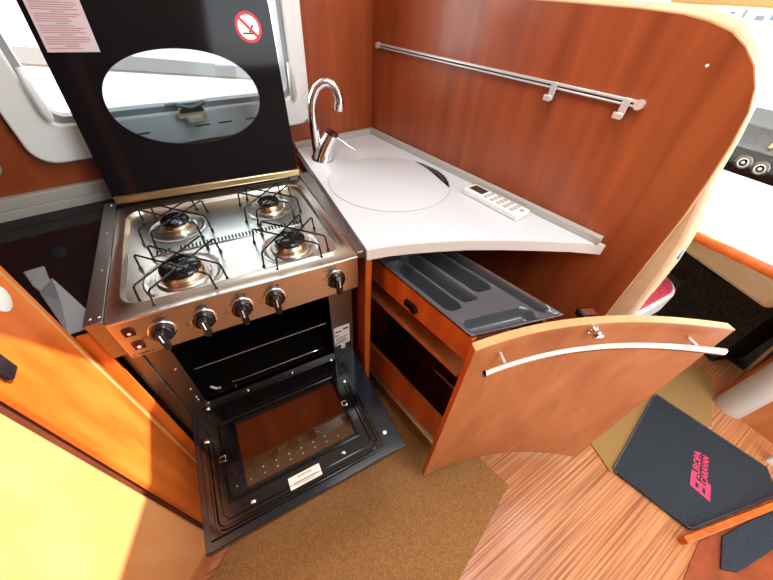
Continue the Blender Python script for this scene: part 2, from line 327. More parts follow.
# burners and pan supports
BUR = [(0.140, -0.165, 0.040, 0.066), (0.382, -0.160, 0.036, 0.062), (0.140, -0.376, 0.050, 0.078), (0.384, -0.370, 0.044, 0.070)]
for (x, y, r, R) in BUR:
    o = MB().lathe([(R, 0.0), (R+0.003, 0.0018), (R-0.001, 0.003), (R-0.006, 0.0012), (R-0.010, 0.0)], (x, y, 0.8943)).build('burner_ring', 'steel', ck)
    bu = MB().lathe([(r+0.007, 0), (r+0.007, 0.003), (r+0.003, 0.006), (r-0.002, 0.006), (r-0.006, 0.005), (0.01, 0.005)], (x, y, 0.895)).build('burner', 'steel', ck, smooth=25)
    MB().lathe([(r-0.005, 0.005), (r-0.006, 0.011), (r-0.011, 0.017), (r*0.62, 0.021)], (x, y, 0.895)).build('burner_crown', 'brassy', bu, smooth=25)
    MB().lathe([(r*0.72, 0.0), (r*0.84, 0.002), (r*0.84, 0.006), (r*0.74, 0.010), (r*0.3, 0.0115), (0.003, 0.012)], (x, y, 0.9145)).build('burner_cap', 'black', bu, smooth=40)
    MB().lathe([(0.003, 0), (0.003, 0.014), (0.001, 0.016)], (x+r+0.003, y-0.012, 0.9), n=10).build('igniter', 'paper', bu)
    L = 0.094*(R/0.078)**0.55; g = 0.018; zt = 0.936; r2 = math.sqrt(0.5)
    for k, (dx, dy) in enumerate(((r2, r2), (r2, -r2))):
        px, py = -dy, dx
        for sgn in (-1, 1):
            e = []
            ox, oy = x+px*g*sgn, y+py*g*sgn; z_ = zt+0.0025*k; Lk = L
            for t in (-1, 1): e.append((ox+dx*Lk*t, oy+dy*Lk*t))
            f0 = (e[0][0]-dx*0.006, e[0][1]-dy*0.006, 0.895); f1 = (e[1][0]+dx*0.006, e[1][1]+dy*0.006, 0.895)
            wb = MB(); wb.tube([f0, (e[0][0]-dx*0.001, e[0][1]-dy*0.001, z_-0.004), (e[0][0]+dx*0.004, e[0][1]+dy*0.004, z_), (e[1][0]-dx*0.004, e[1][1]-dy*0.004, z_), (e[1][0]+dx*0.001, e[1][1]+dy*0.001, z_-0.004), f1], 0.0022, 8)
            for f in (f0, f1): wb.lathe([(0.0038, 0), (0.0038, 0.005), (0.0022, 0.007)], f, n=8)
            wb.build('pan_support_wire', 'wire', ck)
# fascia with knobs
b = MB(); b.add([(0, DFR, 0.795), (WC, DFR, 0.795), (WC, DFR, 0.8995), (0, DFR, 0.8995), (0, YF, 0.795), (WC, YF, 0.795), (WC, YF, 0.899), (0, YF, 0.899)], [(0, 1, 2, 3), (5, 4, 7, 6), (0, 3, 7, 4), (1, 5, 6, 2), (3, 2, 6, 7), (0, 4, 5, 1)])
fa = b.build('control_fascia', 'steel', ck, bevel=0.003)
for i, x in enumerate((0.076, 0.154, 0.232, 0.305, 0.457)):
    r = 0.0225; z = 0.848
    kb = MB().lathe([(r+0.003, 0), (r+0.003, 0.002), (r, 0.003)], (x, DFR, z), (0, -1, 0), 32).build('knob', 'chrome', ck)
    kk = MB().lathe([(r, 0.003), (r, 0.010), (r-0.003, 0.014), (r-0.006, 0.015), (0.002, 0.0155)], (x, DFR, z), (0, -1, 0), 32).build('knob_disc', 'black', kb)
    g = MB(); g.prism([(x-0.008, DFR-0.014, z+0.019), (x+0.008, DFR-0.014, z+0.019), (x+0.0075, DFR-0.014, z-0.020), (x+0.006, DFR-0.014, z-0.031), (x-0.006, DFR-0.014, z-0.031), (x-0.0075, DFR-0.014, z-0.020)], (0, -0.017, 0)); g.build('knob_grip', 'black', kb, bevel=0.003)
    g = MB(); g.box(x-0.001, x+0.001, DFR-0.0318, DFR-0.0309, z-0.004, z+0.017); g.build('knob_pointer', 'white_plastic', kb)
    def mark(b): b.build('dial_mark', 'ink', fa)
    if i < 4:
        for (a0, a1, c0, c1) in ((-0.006, -0.003, 0.031, 0.033), (0.010, 0.016, 0.031, 0.036), (0.020, 0.022, 0.033, 0.036)): mark(MB().box(x+a0, x+a1, DFR-0.0005, DFR+0.001, z+c0, z+c1))
        mark(MB().tube([(x-0.036, DFR-0.0003, z-0.008), (x-0.036, DFR-0.0003, z-0.003), (x-0.033, DFR-0.0003, z-0.001), (x-0.030, DFR-0.0003, z-0.003), (x-0.030, DFR-0.0003, z-0.008)], 0.0007, 6))
    else:
        for q in range(7): a = math.radians(160+q*36); mark(MB().lathe([(0.0016, -0.001), (0.0016, 0.0006)], (x+0.033*math.cos(a), DFR, z+0.033*math.sin(a)), (0, -1, 0), 10))
        for xx in (x-0.022, x-0.004): mark(MB().tube([(xx-0.006, DFR-0.0003, z+0.033), (xx+0.006, DFR-0.0003, z+0.033), (xx+0.006, DFR-0.0003, z+0.043), (xx-0.006, DFR-0.0003, z+0.043)], 0.0005, 5, closed=True))
for z in (0.870, 0.829):
    bb = MB().box(0.017, 0.036, DFR-0.004, DFR, z-0.010, z+0.010).build('ignition_button', 'button_red', ck, bevel=0.0015)
    MB().lathe([(0.0032, 0.0), (0.0032, 0.0006)], (0.0265, DFR-0.004, z-0.002), (0, -1, 0), 14).build('button_symbol', 'white_plastic', bb)
text('Thetford', 0.0085, (0.028, DFR-0.0004, 0.8035), (1, 0, 0), (0, 0, 1), 'ink', 'maker_lettering', fa)
MB().tube([(0.005, DFR-0.0003, 0.801), (0.010, DFR-0.0003, 0.801), (0.010, DFR-0.0003, 0.806), (0.005, DFR-0.0003, 0.806)], 0.0008, 5, closed=True).build('maker_emblem', 'ink', fa)
# rating plate
b = MB(); b.box(0.454, 0.5075, YF-0.0025, YF-0.001, 0.505, 0.596); rp = b.build('rating_plate', 'paper', ck)
b = MB(); b.box(0.458, 0.478, YF-0.0032, YF-0.0025, 0.572, 0.578); b.box(0.485, 0.503, YF-0.0032, YF-0.0025, 0.578, 0.585); b.box(0.458, 0.470, YF-0.0032, YF-0.0025, 0.555, 0.558)
for k in range(6): b.box(0.458, 0.500-0.004*(k % 3), YF-0.0032, YF-0.0025, 0.545-k*0.006, 0.5462-k*0.006)
b.build('plate_print', 'ink', rp)
b = MB(); b.box(0.474, 0.488, YF-0.0042, YF-0.003, 0.482, 0.505); wl = b.build('small_sticker', 'paper', ck); 
b = MB(); b.lathe([(0.004, 0), (0.004, 0.0006)], (0.481, YF-0.0042, 0.497), (0, -1, 0), 12); b.build('sticker_mark', 'cream_plastic', wl)
# oven door, open and level
dz0, dz1 = 0.424, 0.447; dy0, dy1 = -0.797, -0.425
def frame(b, X0, X1, Y0, Y1, a0, a1, c0, c1, z0, z1):
    o_ = [(X0, Y0), (X1, Y0), (X1, Y1), (X0, Y1)]; i_ = [(a0, c0), (a1, c0), (a1, c1), (a0, c1)]
    vs = [(p[0], p[1], z) for pts, z in ((o_, z0), (o_, z1), (i_, z1), (i_, z0)) for p in pts]
    return b.add(vs, [[k*4+i, k*4+(i+1) % 4, ((k+1) % 4)*4+(i+1) % 4, ((k+1) % 4)*4+i] for k in range(4) for i in range(4)])
b = MB(); frame(b, -0.002, 0.518, dy0, dy1, 0.104, 0.404, -0.700, -0.512, dz0, dz1); od = b.build('oven_door', 'door_glass', ck, bevel=0.002)
b = MB(); frame(b, 0.012, 0.462, -0.778, -0.425, 0.070, 0.404, -0.708, -0.512, dz1, dz1+0.006); b.build('door_liner', 'enamel', od, bevel=0.003)
zi = dz1+0.006
b = MB()
pth = [(0.030, -0.545), (0.030, -0.735)] + [(0.052-0.022*math.cos(a), -0.745-0.022*math.sin(a)) for a in [math.radians(q) for q in range(0, 91, 18)]] + [(0.425, -0.767)] + [(0.425+0.022*math.sin(a), -0.745-0.022*math.cos(a)) for a in [math.radians(q) for q in range(0, 91, 18)]] + [(0.447, -0.545)]
b.tube([(x, y, zi-0.001) for x, y in pth], 0.0055, 10); b.build('pressed_bead', 'enamel', od)
b = MB(); b.tube([(x, y, zi-0.001) for x, y in [(0.030+0.014, -0.55), (0.044, -0.735), (0.056, -0.752), (0.42, -0.752), (0.434, -0.738), (0.434, -0.55)]], 0.0025, 8); b.build('inner_bead', 'enamel', od)
b = MB(); b.prism([(0.066, -0.712, zi), (0.405, -0.712, zi), (0.405, -0.508, zi), (0.066, -0.508, zi)], (0, 0, 0.0025)); dw = b.build('door_window', 'oven_glass', od)
b = MB(); b.tube([(0.063, -0.716, zi+0.002), (0.409, -0.716, zi+0.002), (0.409, -0.506, zi+0.002), (0.063, -0.506, zi+0.002)], 0.003, 8, closed=True); b.build('window_rim', 'black', od)
b = MB()
for k in range(9):
    for j in range(2 if 1 < k < 8 else 1): MB().lathe([(0.0018, 0), (0.0018, 0.0005)], (0.085+0.034*k, -0.690+0.016*j, zi+0.0025), n=10).build('glass_dot', 'cream_plastic', od)
for x in (0.063, 0.409):
    b = MB(); b.tube([(x-0.006, -0.602, zi+0.006), (x+0.008, -0.602, zi+0.006), (x+0.008, -0.616, zi+0.006), (x-0.006, -0.616, zi+0.006)], 0.002, 8, closed=True); b.build('glass_clip', 'chrome', od)
for x, y, r in ((0.045, -0.44, 0.006), (0.432, -0.44, 0.006), (0.441, -0.535, 0.007), (0.031, -0.540, 0.007), (0.114, -0.741, 0.006), (0.354, -0.737, 0.006), (0.16, -0.432, 0.004), (0.30, -0.432, 0.004)):
    b = MB(); b.lathe([(r, 0), (r, 0.002), (r*0.6, 0.004), (0.0005, 0.0045)], (x, y, zi), n=14); b.build('door_screw', 'chrome', od)
b = MB(); b.lathe([(0.006, 0), (0.006, 0.001), (0.003, 0.0014)], (0.482, -0.739, dz1), n=16); b.build('door_stud', 'satin', od)
b = MB(); b.prism([(0.201, -0.762, zi), (0.284, -0.762, zi), (0.284, -0.732, zi), (0.201, -0.732, zi)], (0, 0, 0.0012)); dl = b.build('door_label', 'paper', od)
text('WARNING', 0.008, (0.243, -0.739, zi+0.0014), (1, 0, 0), (0, 1, 0), 'ink', 'label_print', od, 0.0002)
b = MB()
for k in range(2): b.box(0.212, 0.274-0.01*k, -0.7505-0.006*k, -0.7494-0.006*k, zi+0.0012, zi+0.0015)
b.build('label_lines', 'ink', od)
for x in (0.03, 0.45): MB().box(x-0.004, x+0.004, -0.47, -0.44, zi, zi+0.0008).build('hinge_slot', 'black_matt', od)
lf = thing('low_drawer', 'cherry drawer front below the oven, seen through the glass of the open oven door', 'drawer', (0.26, -0.45, 0.03))
MB().box(0.015, 0.505, -0.452, -0.434, 0.03, 0.405).build('front', 'cherry', lf, bevel=0.002)
MB().box(0.19, 0.29, -0.462, -0.4525, 0.345, 0.375).build('pull', 'maple', lf, bevel=0.006)
# glass lid raised against the window
lid0 = V((0.262, 0.012, 0.915)); LU = V((1, 0, 0)); LN = V((0, -1, 0.23)).normalized(); LV = V((0, 0.23, 1)).normalized()
def toL(x, h, d): return V((x+0.022*h, lid0.y, lid0.z))+LV*h+LN*d
LH = 0.455
outer = rrect(0.002, 0.522, 0.006, LH, 0.012, 12)
ovc = (0.259, 0.227)
# match oval points to outline points by angle
def ovp(a):  # flat-bottomed oval
    ca, sa = math.cos(a), math.sin(a)
    return (ovc[0]+0.186*(abs(ca)**0.95)*math.copysign(1, ca), ovc[1]+(0.112 if sa > 0 else 0.106)*math.copysign(abs(sa)**0.92, sa))
out2 = []; inn = []
NN = 96
for i in range(NN):
    a = 2*math.pi*i/NN; q = ovp(a); d = (q[0]-ovc[0], q[1]-ovc[1]); kx = ((0.26-0.0)/abs(d[0])) if abs(d[0]) > 1e-6 else 1e9
    ky = ((LH-ovc[1]) if d[1] > 0 else (ovc[1]-0.006))/abs(d[1]) if abs(d[1]) > 1e-6 else 1e9
    k = min(kx, ky); out2.append((ovc[0]+d[0]*k, ovc[1]+d[1]*k)); inn.append(q)
lidp = ring_prism(out2, inn, 0.0, 0.006, toL).build('glass_lid', 'black_glass', ck)
b = MB(); b.prism([toL(q[0], q[1], 0.0015) for q in inn], LN*0.003); b.build('oval_window', 'smoked', lidp)
b = MB(); b.obox(toL(0.262, 0.001, 0.004), LU, LV, LN, 0.262, 0.011, 0.010); b.build('lid_hinge_bar', 'brass', ck, bevel=0.004, seg=3)
b = MB()
for x in (0.02, 0.50): MB().box(x-0.015, x+0.015, -0.008, 0.02, 0.89, 0.91).build('lid_hinge', 'black', ck)
b = MB(); b.box(-0.001, 0.521, 0.0, 0.05, 0.86, 0.902); b.build('rear_strip', 'black', ck)
# paper notice and warning disc on the lid
b = MB(); b.prism([toL(0.010, 0.333, 0.0065), toL(0.107, 0.333, 0.0065), toL(0.107, 0.431, 0.0065), toL(0.010, 0.431, 0.0065)], LN*0.0006); nt_ = b.build('notice_sheet', 'paper_pink', lidp)
b = MB()
for k in range(22):
    if k % 5 == 0: x0_, x1_ = 0.047, 0.072
    else: x0_, x1_ = 0.016, 0.102-random.random()*0.03
    h = 0.425-k*0.0040; b.prism([toL(x0_, h, 0.0072), toL(x1_, h, 0.0072), toL(x1_, h-0.002, 0.0072), toL(x0_, h-0.002, 0.0072)], LN*0.0002)
b.build('notice_print', 'ink_pink', lidp)
cx, ch = 0.455, 0.383
ax_ = LN
b = MB(); b.lathe([(0.034, 0.0), (0.034, 0.0008)], toL(cx, ch, 0.006), LN, 36); b.build('warning_disc', 'red', lidp)
b = MB(); b.lathe([(0.027, 0.0), (0.027, 0.0003)], toL(cx, ch, 0.0068), LN, 36); b.build('warning_field', 'paper', lidp)
b = MB(); s45 = math.sqrt(0.5); b.obox(toL(cx, ch, 0.0073), LU*s45-LV*s45, LU*s45+LV*s45, LN, 0.028, 0.003, 0.0003); b.build('warning_slash', 'red', lidp)
b = MB(); b.obox(toL(cx-0.002, ch-0.013, 0.0072), LU, LV, LN, 0.015, 0.0016, 0.0002); b.obox(toL(cx+0.006, ch-0.003, 0.0072), LU*0.6+LV*0.8, LV*0.6-LU*0.8, LN, 0.009, 0.002, 0.0002); b.build('warning_pictogram', 'ink', lidp)

# ------------------------------------------------------------------ worktop
wt = thing('worktop', 'white corner worktop with a concave front edge beside the cooker', 'worktop', (0.8, -0.2, 0.875))
fe = [V(p) for p in ((0.545, -0.480, 0), (0.60, -0.487, 0), (0.664, -0.503, 0), (0.74, -0.527, 0), (0.814, -0.553, 0), (0.90, -0.591, 0), (0.99, -0.636, 0), (1.08, -0.683, 0), (1.165, -0.738, 0))]
end = rf(-0.002, 1.066); 
poly = [(p.x, p.y) for p in fe] + [(end.x, end.y), (rf(-0.002, 0.002).x, rf(-0.002, 0.002).y), (rf(-0.375, 0.002).x, rf(-0.375, 0.002).y)]
MB().ext(poly, 0.877, 0.910).build('slab', 'white_top', wt, bevel=0.0015)
b = MB(); inner_pts = [(p.x, p.y) for p in fe]; outp = [(p.x-0.0009, p.y-0.0016) for p in fe]
b.ext(inner_pts+outp[::-1], 0.8775, 0.9085); b.build('front_edge', 'front_edge', wt)
b = MB(); rbox(b, -0.385, -0.002, 0.003, 0.024, 0.9101, 0.931); rbox(b, -0.022, -0.002, 0.024, 1.056, 0.9101, 0.931); b.build('upstand', 'grey_strip', wt, bevel=0.002)
# sink cover
SC = (0.786, -0.158); SR = 0.208
sk = thing('sink_cover', 'round white lid flush in the worktop, covering the sink', 'sink cover', (SC[0], SC[1], 0.910))
MB().lathe([(SR-0.003, 0.0), (SR-0.003, 0.0016), (SR-0.005, 0.0022)], (SC[0], SC[1], 0.9101), n=96).build('cover_disc', 'white_top', sk)
MB().lathe([(SR-0.0015, 0.0), (SR-0.0015, 0.0005)], (SC[0], SC[1], 0.91005), n=96).build('cover_seal', 'van_grey', sk)
b = MB(); N_ = 24; o_, i_ = [], []
for k in range(N_+1):
    t = k/N_; a = math.radians(-38+72*t); ro = SR-0.004; ri = ro-0.030*math.sin(math.pi*t)**0.8*(1.25-0.5*t)
    o_.append((SC[0]+ro*math.cos(a), SC[1]+ro*math.sin(a))); i_.append((SC[0]+ri*math.cos(a), SC[1]+ri*math.sin(a)))
b.ext(o_+i_[::-1][1:-1], 0.9122, 0.9128); b.build('finger_slot', 'black_matt', sk)
b = MB(); b.tube([(x, y, 0.9128) for x, y in o_], 0.0022, 8); b.build('slot_lip', 'satin', sk)
b = MB(); mid = [((x*0.45+p*0.55), (y*0.45+q*0.55)) for (x, y), (p, q) in zip(o_, i_)][5:-5]; b.tube([(x, y, 0.913) for x, y in mid], 0.0035, 8); b.build('slot_glint_bar', 'steel_dark', sk)

# faucet
fb = V((0.640, 0.100, 0.910)); FR = V((0.95, -0.31, 0))
fc = thing('mixer_tap', 'tall chrome swan-neck mixer tap in the corner of the worktop', 'tap', tuple(fb))
def fp(r, z, d=0.0): return fb+FR*r+UP*(z-0.91)+V((0.31, 0.95, 0))*d
b = MB(); b.tube([fp(0, 0.910), fp(0, 0.914), fp(0.002, 0.918), fp(0.010, 0.94), fp(0.022, 0.965), fp(0.034, 0.985), fp(0.040, 0.998)], [0.041, 0.041, 0.038, 0.035, 0.031, 0.028, 0.026], 24); b.build('tap_body', 'chrome', fc)
b = MB(); b.tube([fp(0.0405, 0.9985), fp(0.045, 1.007), fp(0.046, 1.009)], [0.0245, 0.022, 0.015], 24); b.build('cartridge_cap', 'button_red', fc)
b = MB(); b.tube([fp(0.052, 0.992, -0.01), fp(0.075, 0.980, -0.015), fp(0.098, 0.963, -0.018), fp(0.122, 0.949, -0.02)], [0.0045, 0.0045, 0.006, 0.0055], 12); b.build('lever', 'chrome', fc)
sp = [(-0.016, 0.925), (-0.018, 0.98), (-0.021, 1.04), (-0.021, 1.08), (-0.014, 1.112), (0.001, 1.140), (0.020, 1.154), (0.036, 1.157), (0.052, 1.150), (0.065, 1.135), (0.073, 1.114), (0.073, 1.098)]
b = MB(); b.tube([fp(*q) for q in sp], [0.0165, 0.0165, 0.016, 0.015, 0.014, 0.0135, 0.0135, 0.014, 0.0145, 0.015, 0.015, 0.015], 20); b.build('spout', 'chrome', fc, smooth=60)
b = MB(); b.tube([fp(0.073, 1.099), fp(0.0705, 1.084), fp(0.069, 1.074)], [0.0168, 0.0165, 0.0135], 20); b.build('spout_nozzle', 'chrome', fc)

# remote control
rc = rf(-0.078, 0.752, 0.9103)
rm = thing('remote_control', 'white remote control with grey display lying on the worktop by the divider', 'remote control', tuple(rc))
RV = E2; RU = E1
b = MB(); b.prism([rc+RU*i+RV*j for i, j in ((-0.030, -0.105), (0.030, -0.105), (0.033, 0.105), (-0.033, 0.105))], (0, 0, 0.020)); b.build('case', 'white_plastic', rm, bevel=0.005, seg=3)
b = MB(); b.obox(rc+RV*(-0.068)+RU*0.002+UP*0.0203, RU, RV, UP, 0.018, 0.026, 0.0007); b.build('display', 'lcd', rm)
b = MB()
for i in range(5):
    for j in range(3):
        b.obox(rc+RV*(-0.025+0.024*i)+RU*(-0.018+0.018*j)+UP*0.0205, RU, RV, UP, 0.006, 0.006, 0.0008)
b.build('buttons', 'grey_strip', rm, bevel=0.0005)
b = MB(); b.obox(rc+RV*0.092+RU*0.004+UP*0.0205, RU, RV, UP, 0.006, 0.004, 0.0008); b.build('blue_button', 'blue_ink', rm)

# ------------------------------------------------------------------ divider panel and what hangs on it
pp = thing('divider_panel', 'tall reddish cherry divider panel with rounded top corner, right of the worktop', 'panel', tuple(rf(0.013, 0.6, 0)))
outl = [(0.0, 0.0), (1.17, 0.0), (1.17, 0.716), (1.170, 1.05), (1.165, 1.13), (1.158, 1.20), (1.149, 1.252), (1.134, 1.288), (1.112, 1.318), (1.085, 1.341), (1.055, 1.358), (1.015, 1.369), (0.97, 1.376), (0.89, 1.380), (0.70, 1.382), (0.0, 1.382)]
b = MB(); b.prism([rf(0.0, v, z) for v, z in outl], E1*0.026); b.build('panel_board', 'cherry', pp)
b = MB(); ed = outl[1:]; n = len(ed)
for i in range(n-1):
    (v0, z0), (v1, z1) = ed[i], ed[i+1]
vs = []; fs = []
for i, (v, z) in enumerate(ed):
    a = ed[max(i-1, 0)]; c_ = ed[min(i+1, n-1)]; t = V((c_[0]-a[0], c_[1]-a[1])).normalized(); nn = V((t.y, -t.x))
    for (d, off) in ((-0.0005, 0.0), (-0.0005, 0.0025), (0.0265, 0.0025), (0.0265, 0.0)): vs.append(rf(d, v+nn.x*off, z+nn.y*off))
for i in range(n-1):
    for k in range(4): fs.append([i*4+k, i*4+(k+1) % 4, (i+1)*4+(k+1) % 4, (i+1)*4+k])
fs += [[0, 1, 2, 3], [(n-1)*4+k for k in range(4)]]
b = MB(); b.add(vs, fs); b.build('edge_band', 'maple', pp)
b = MB(); b.lathe([(0.0028, 0), (0.002, 0.001)], rf(0, 1.049, 1.309), -E1, 10); b.build('screw_cover', 'paper', pp)
# cream upholstered back behind the divider
so = [(0.10, 0.42), (1.245, 0.42), (1.232, 0.62), (1.226, 0.719), (1.217, 0.88), (1.208, 0.979), (1.190, 1.062), (1.172, 1.12), (1.160, 1.20), (1.148, 1.255), (1.120, 1.318), (1.094, 1.348), (1.058, 1.375), (0.99, 1.389), (0.932, 1.393), (0.77, 1.392), (0.10, 1.392)]
sb = thing('dinette_bench', 'bench with cream back behind the reddish divider panel and a raspberry pink seat', 'bench', (1.4, -0.4, 0.008))
b = MB(); b.prism([rf(0.030, v, z) for v, z in so], E1*0.055); b.build('backrest', 'cream_soft', sb, bevel=0.014, seg=3)
b = MB(); b.prism([rf(0.09, v, z) for v, z in ((0.80, 0.60), (1.215, 0.60), (1.222, 0.80), (1.218, 0.90), (1.211, 0.957), (1.204, 0.999), (1.193, 1.036), (1.175, 1.067), (1.148, 1.094), (1.08, 1.11), (0.80, 1.11))], E1*0.04); b.build('back_cushion', 'cream_soft', sb, bevel=0.012, seg=3)
b = MB(); b.lathe([(0.014, 0), (0.014, 0.004)], rf(0.058, 1.210, 0.943), E2+UP*0.25, 20); b.build('round_sticker', 'blue_ink', sb)
rl = thing('hanging_rail', 'long narrow aluminium rail screwed across the reddish divider panel', 'rail', tuple(rf(-0.01, 0.5, 1.22)))
b = MB(); rbox(b, -0.012, -0.001, 0.05, 0.972, 1.2305, 1.236); rbox(b, -0.012, -0.001, 0.05, 0.972, 1.2225, 1.2265); b.build('rail_profile', 'satin', rl, bevel=0.001)
b = MB(); rbox(b, -0.005, -0.001, 0.05, 0.972, 1.2255, 1.2315); b.build('rail_slot', 'ink', rl)
for v in (0.044, 0.977):
    b = MB(); b.prism([rf(-0.0005, v+0.010*math.cos(t*math.pi/8), 1.229+0.010*math.sin(t*math.pi/8)) for t in range(16)], -E1*0.013); b.build('rail_end_cap', 'satin', rl)
for v, lab in ((0.778, 'hook on the rail nearer the worktop corner, left of its twin'), (0.952, 'hook at the outer end of the rail, near the rounded panel corner')):
    b = MB()
    rbox(b, -0.017, -0.0125, v-0.008, v+0.008, 1.200, 1.238); rbox(b, -0.029, -0.0125, v-0.008, v+0.008, 1.198, 1.203); rbox(b, -0.032, -0.027, v-0.010, v+0.010, 1.198, 1.211)
    h = b.build('rail_hook', 'satin', None, bevel=0.002); tag(h, 'small silver ' + lab, 'hook', 'hooks on the hanging rail')

# ------------------------------------------------------------------ sink cabinet with its pulled-out drawer
cb = thing('sink_cabinet', 'cherry wood sink cabinet under the white worktop with its big drawer pulled out', 'cabinet', (0.85, -0.3, 0))
SL = V((0.190, -0.982, 0)).normalized()
b = MB(); b.box(0.5455-0.0015, 0.560, -0.474, 0.2, 0.0075, 0.872); b.build('side_panel', 'cherry', cb)
b = MB(); b.box(0.543, 0.5605, -0.478, -0.474, 0.0075, 0.872); b.build('panel_edge', 'orange_wood', cb)
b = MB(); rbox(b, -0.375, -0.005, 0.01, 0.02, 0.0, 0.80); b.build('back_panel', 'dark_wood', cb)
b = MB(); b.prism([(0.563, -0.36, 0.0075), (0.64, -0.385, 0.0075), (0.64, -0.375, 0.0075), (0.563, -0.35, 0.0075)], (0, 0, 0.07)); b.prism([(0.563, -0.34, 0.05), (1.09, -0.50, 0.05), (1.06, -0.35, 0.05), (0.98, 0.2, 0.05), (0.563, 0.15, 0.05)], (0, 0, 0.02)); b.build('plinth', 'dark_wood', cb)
b = MB(); b.box(0.562, 0.570, -0.46, -0.43, 0.80, 0.86); b.build('catch_block', 'black', cb)
SH = V((0.068, -0.343, 0))
# drawer front (concave)
Lp, Rp = V((0.626, -0.819, 0)), V((1.207, -1.041, 0)); ch_ = Rp-Lp; nout = V((ch_.y, -ch_.x, 0)).normalized()
if nout.y > 0: nout = -nout
SAG = 0.047
def df(t, off=0.0, z=0.0): return Lp+ch_*t-nout*(4*SAG*t*(1-t))+nout*off+UP*z
NS = 24
b = MB(); b.ext([tuple(df(k/NS)[:2]) for k in range(NS+1)]+[tuple(df(k/NS, -0.019)[:2]) for k in range(NS, -1, -1)], 0.055, 0.858)
dr = b.build('drawer', 'cherry_light', cb)
b = MB(); b.ext([tuple(df(k/NS, 0.0006)[:2]) for k in range(NS+1)]+[tuple(df(k/NS, -0.0196)[:2]) for k in range(NS, -1, -1)], 0.858, 0.861)
b.build('drawer_top_edge', 'maple', dr)
b = MB(); b.ext([tuple(df(0, 0.0003)[:2]), tuple((df(0, 0.0003)-ch_.normalized()*0.0012)[:2]), tuple((df(0, -0.0193)-ch_.normalized()*0.0012)[:2]), tuple(df(0, -0.0193)[:2])], 0.055, 0.861); b.build('drawer_side_edge', 'orange_wood', dr)
# bowed handle
b = MB(); hp = [df(0.034+0.935*k/30, 0.034, 0.815+0.001*k/30) for k in range(31)]
vs, fs = [], []
for i, q in enumerate(hp):
    t = (hp[min(i+1, 30)]-hp[max(i-1, 0)]).normalized(); o = V((t.y, -t.x, 0)); 
    if o.dot(nout) < 0: o = -o
    for j in range(12):
        a = 2*math.pi*j/12; vs.append(q+o*(0.006*math.cos(a))+UP*(0.0115*math.sin(a)))
for i in range(30):
    for j in range(12): fs.append([i*12+j, i*12+(j+1) % 12, (i+1)*12+(j+1) % 12, (i+1)*12+j])
fs += [list(range(12))[::-1], [30*12+j for j in range(12)]]
b.add(vs, fs); b.build('handle', 'chrome', dr)
b = MB()
for t in (0.12, 0.89): MB().tube([df(t, 0.0, 0.815), df(t, 0.034, 0.815)], 0.0045, 10).build('handle_post', 'satin', dr)
b = MB(); q = df(0.495, 0.0, 0.838); b.tube([q, q+nout*0.004, q+nout*0.0045, q+nout*0.014, q+nout*0.018], [0.015, 0.015, 0.010, 0.011, 0.013], 20); b.tube([q+nout*0.018, q+nout*0.024], [0.013, 0.009], 20); b.build('push_lock', 'chrome', dr)
b = MB(); q = df(0.505, -0.040, 0.842); b.obox(q, ch_, nout, UP, 0.018, 0.018, 0.010); b.build('lock_case', 'black', dr, bevel=0.002)
b = MB(); q = df(0.505, -0.040, 0.853); b.obox(q, ch_, nout, UP, 0.015, 0.010, 0.002); b.build('lock_plate', 'chrome', dr)
# pull-out sides, shelf, base
def DL(s, off=0.0): return V((0.6765, -0.785, 0))-SL*s+V((0.982, 0.190, 0))*off
def slab(b, s0, s1, o0, o1, z0, z1): return b.prism([DL(s0, o0)+UP*z0, DL(s1, o0)+UP*z0, DL(s1, o1)+UP*z0, DL(s0, o1)+UP*z0], (0, 0, z1-z0))
b = MB(); slab(b, 0.012, 0.56, 0, 0.014, 0.728, 0.812); b.build('drawer_side', 'orange_wood', dr)
b = MB(); b.prism([DL(0.022, 0.004)+UP*0.640, DL(0.55, 0.004)+UP*0.640, DL(0.55, 0.24)+UP*0.640, DL(-0.06, 0.25)+UP*0.640, DL(-0.045, 0.12)+UP*0.640], (0, 0, 0.014)); b.build('drawer_shelf', 'cherry_light', dr)
b = MB(); slab(b, -0.005, 0.52, 0.042, 0.056, 0.145, 0.30); b.build('drawer_low_side', 'orange_wood', dr)
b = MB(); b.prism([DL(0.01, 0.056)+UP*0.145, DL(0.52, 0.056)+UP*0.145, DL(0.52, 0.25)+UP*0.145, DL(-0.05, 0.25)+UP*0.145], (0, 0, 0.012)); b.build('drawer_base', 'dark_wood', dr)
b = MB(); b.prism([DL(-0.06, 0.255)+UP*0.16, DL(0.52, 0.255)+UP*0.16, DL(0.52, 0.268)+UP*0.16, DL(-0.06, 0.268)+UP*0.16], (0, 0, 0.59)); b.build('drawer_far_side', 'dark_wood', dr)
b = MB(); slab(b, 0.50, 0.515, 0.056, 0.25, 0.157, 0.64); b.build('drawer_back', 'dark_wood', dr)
b = MB(); slab(b, -0.012, 0.45, 0.030, 0.041, 0.125, 0.143); slab(b, -0.012, 0.45, 0.024, 0.030, 0.130, 0.134); b.build('drawer_runner', 'brass', dr)
b = MB(); b.lathe([(0.013, 0), (0.013, 0.008), (0.008, 0.010)], DL(0.20, 0.0)+UP*0.755, (-0.982, -0.190, 0), 16); q = DL(0.215, -0.006)+UP*0.762; b.obox(q, SL, (0.982, 0.19, 0), UP, 0.018, 0.005, 0.009); b.build('side_clip', 'black', dr)
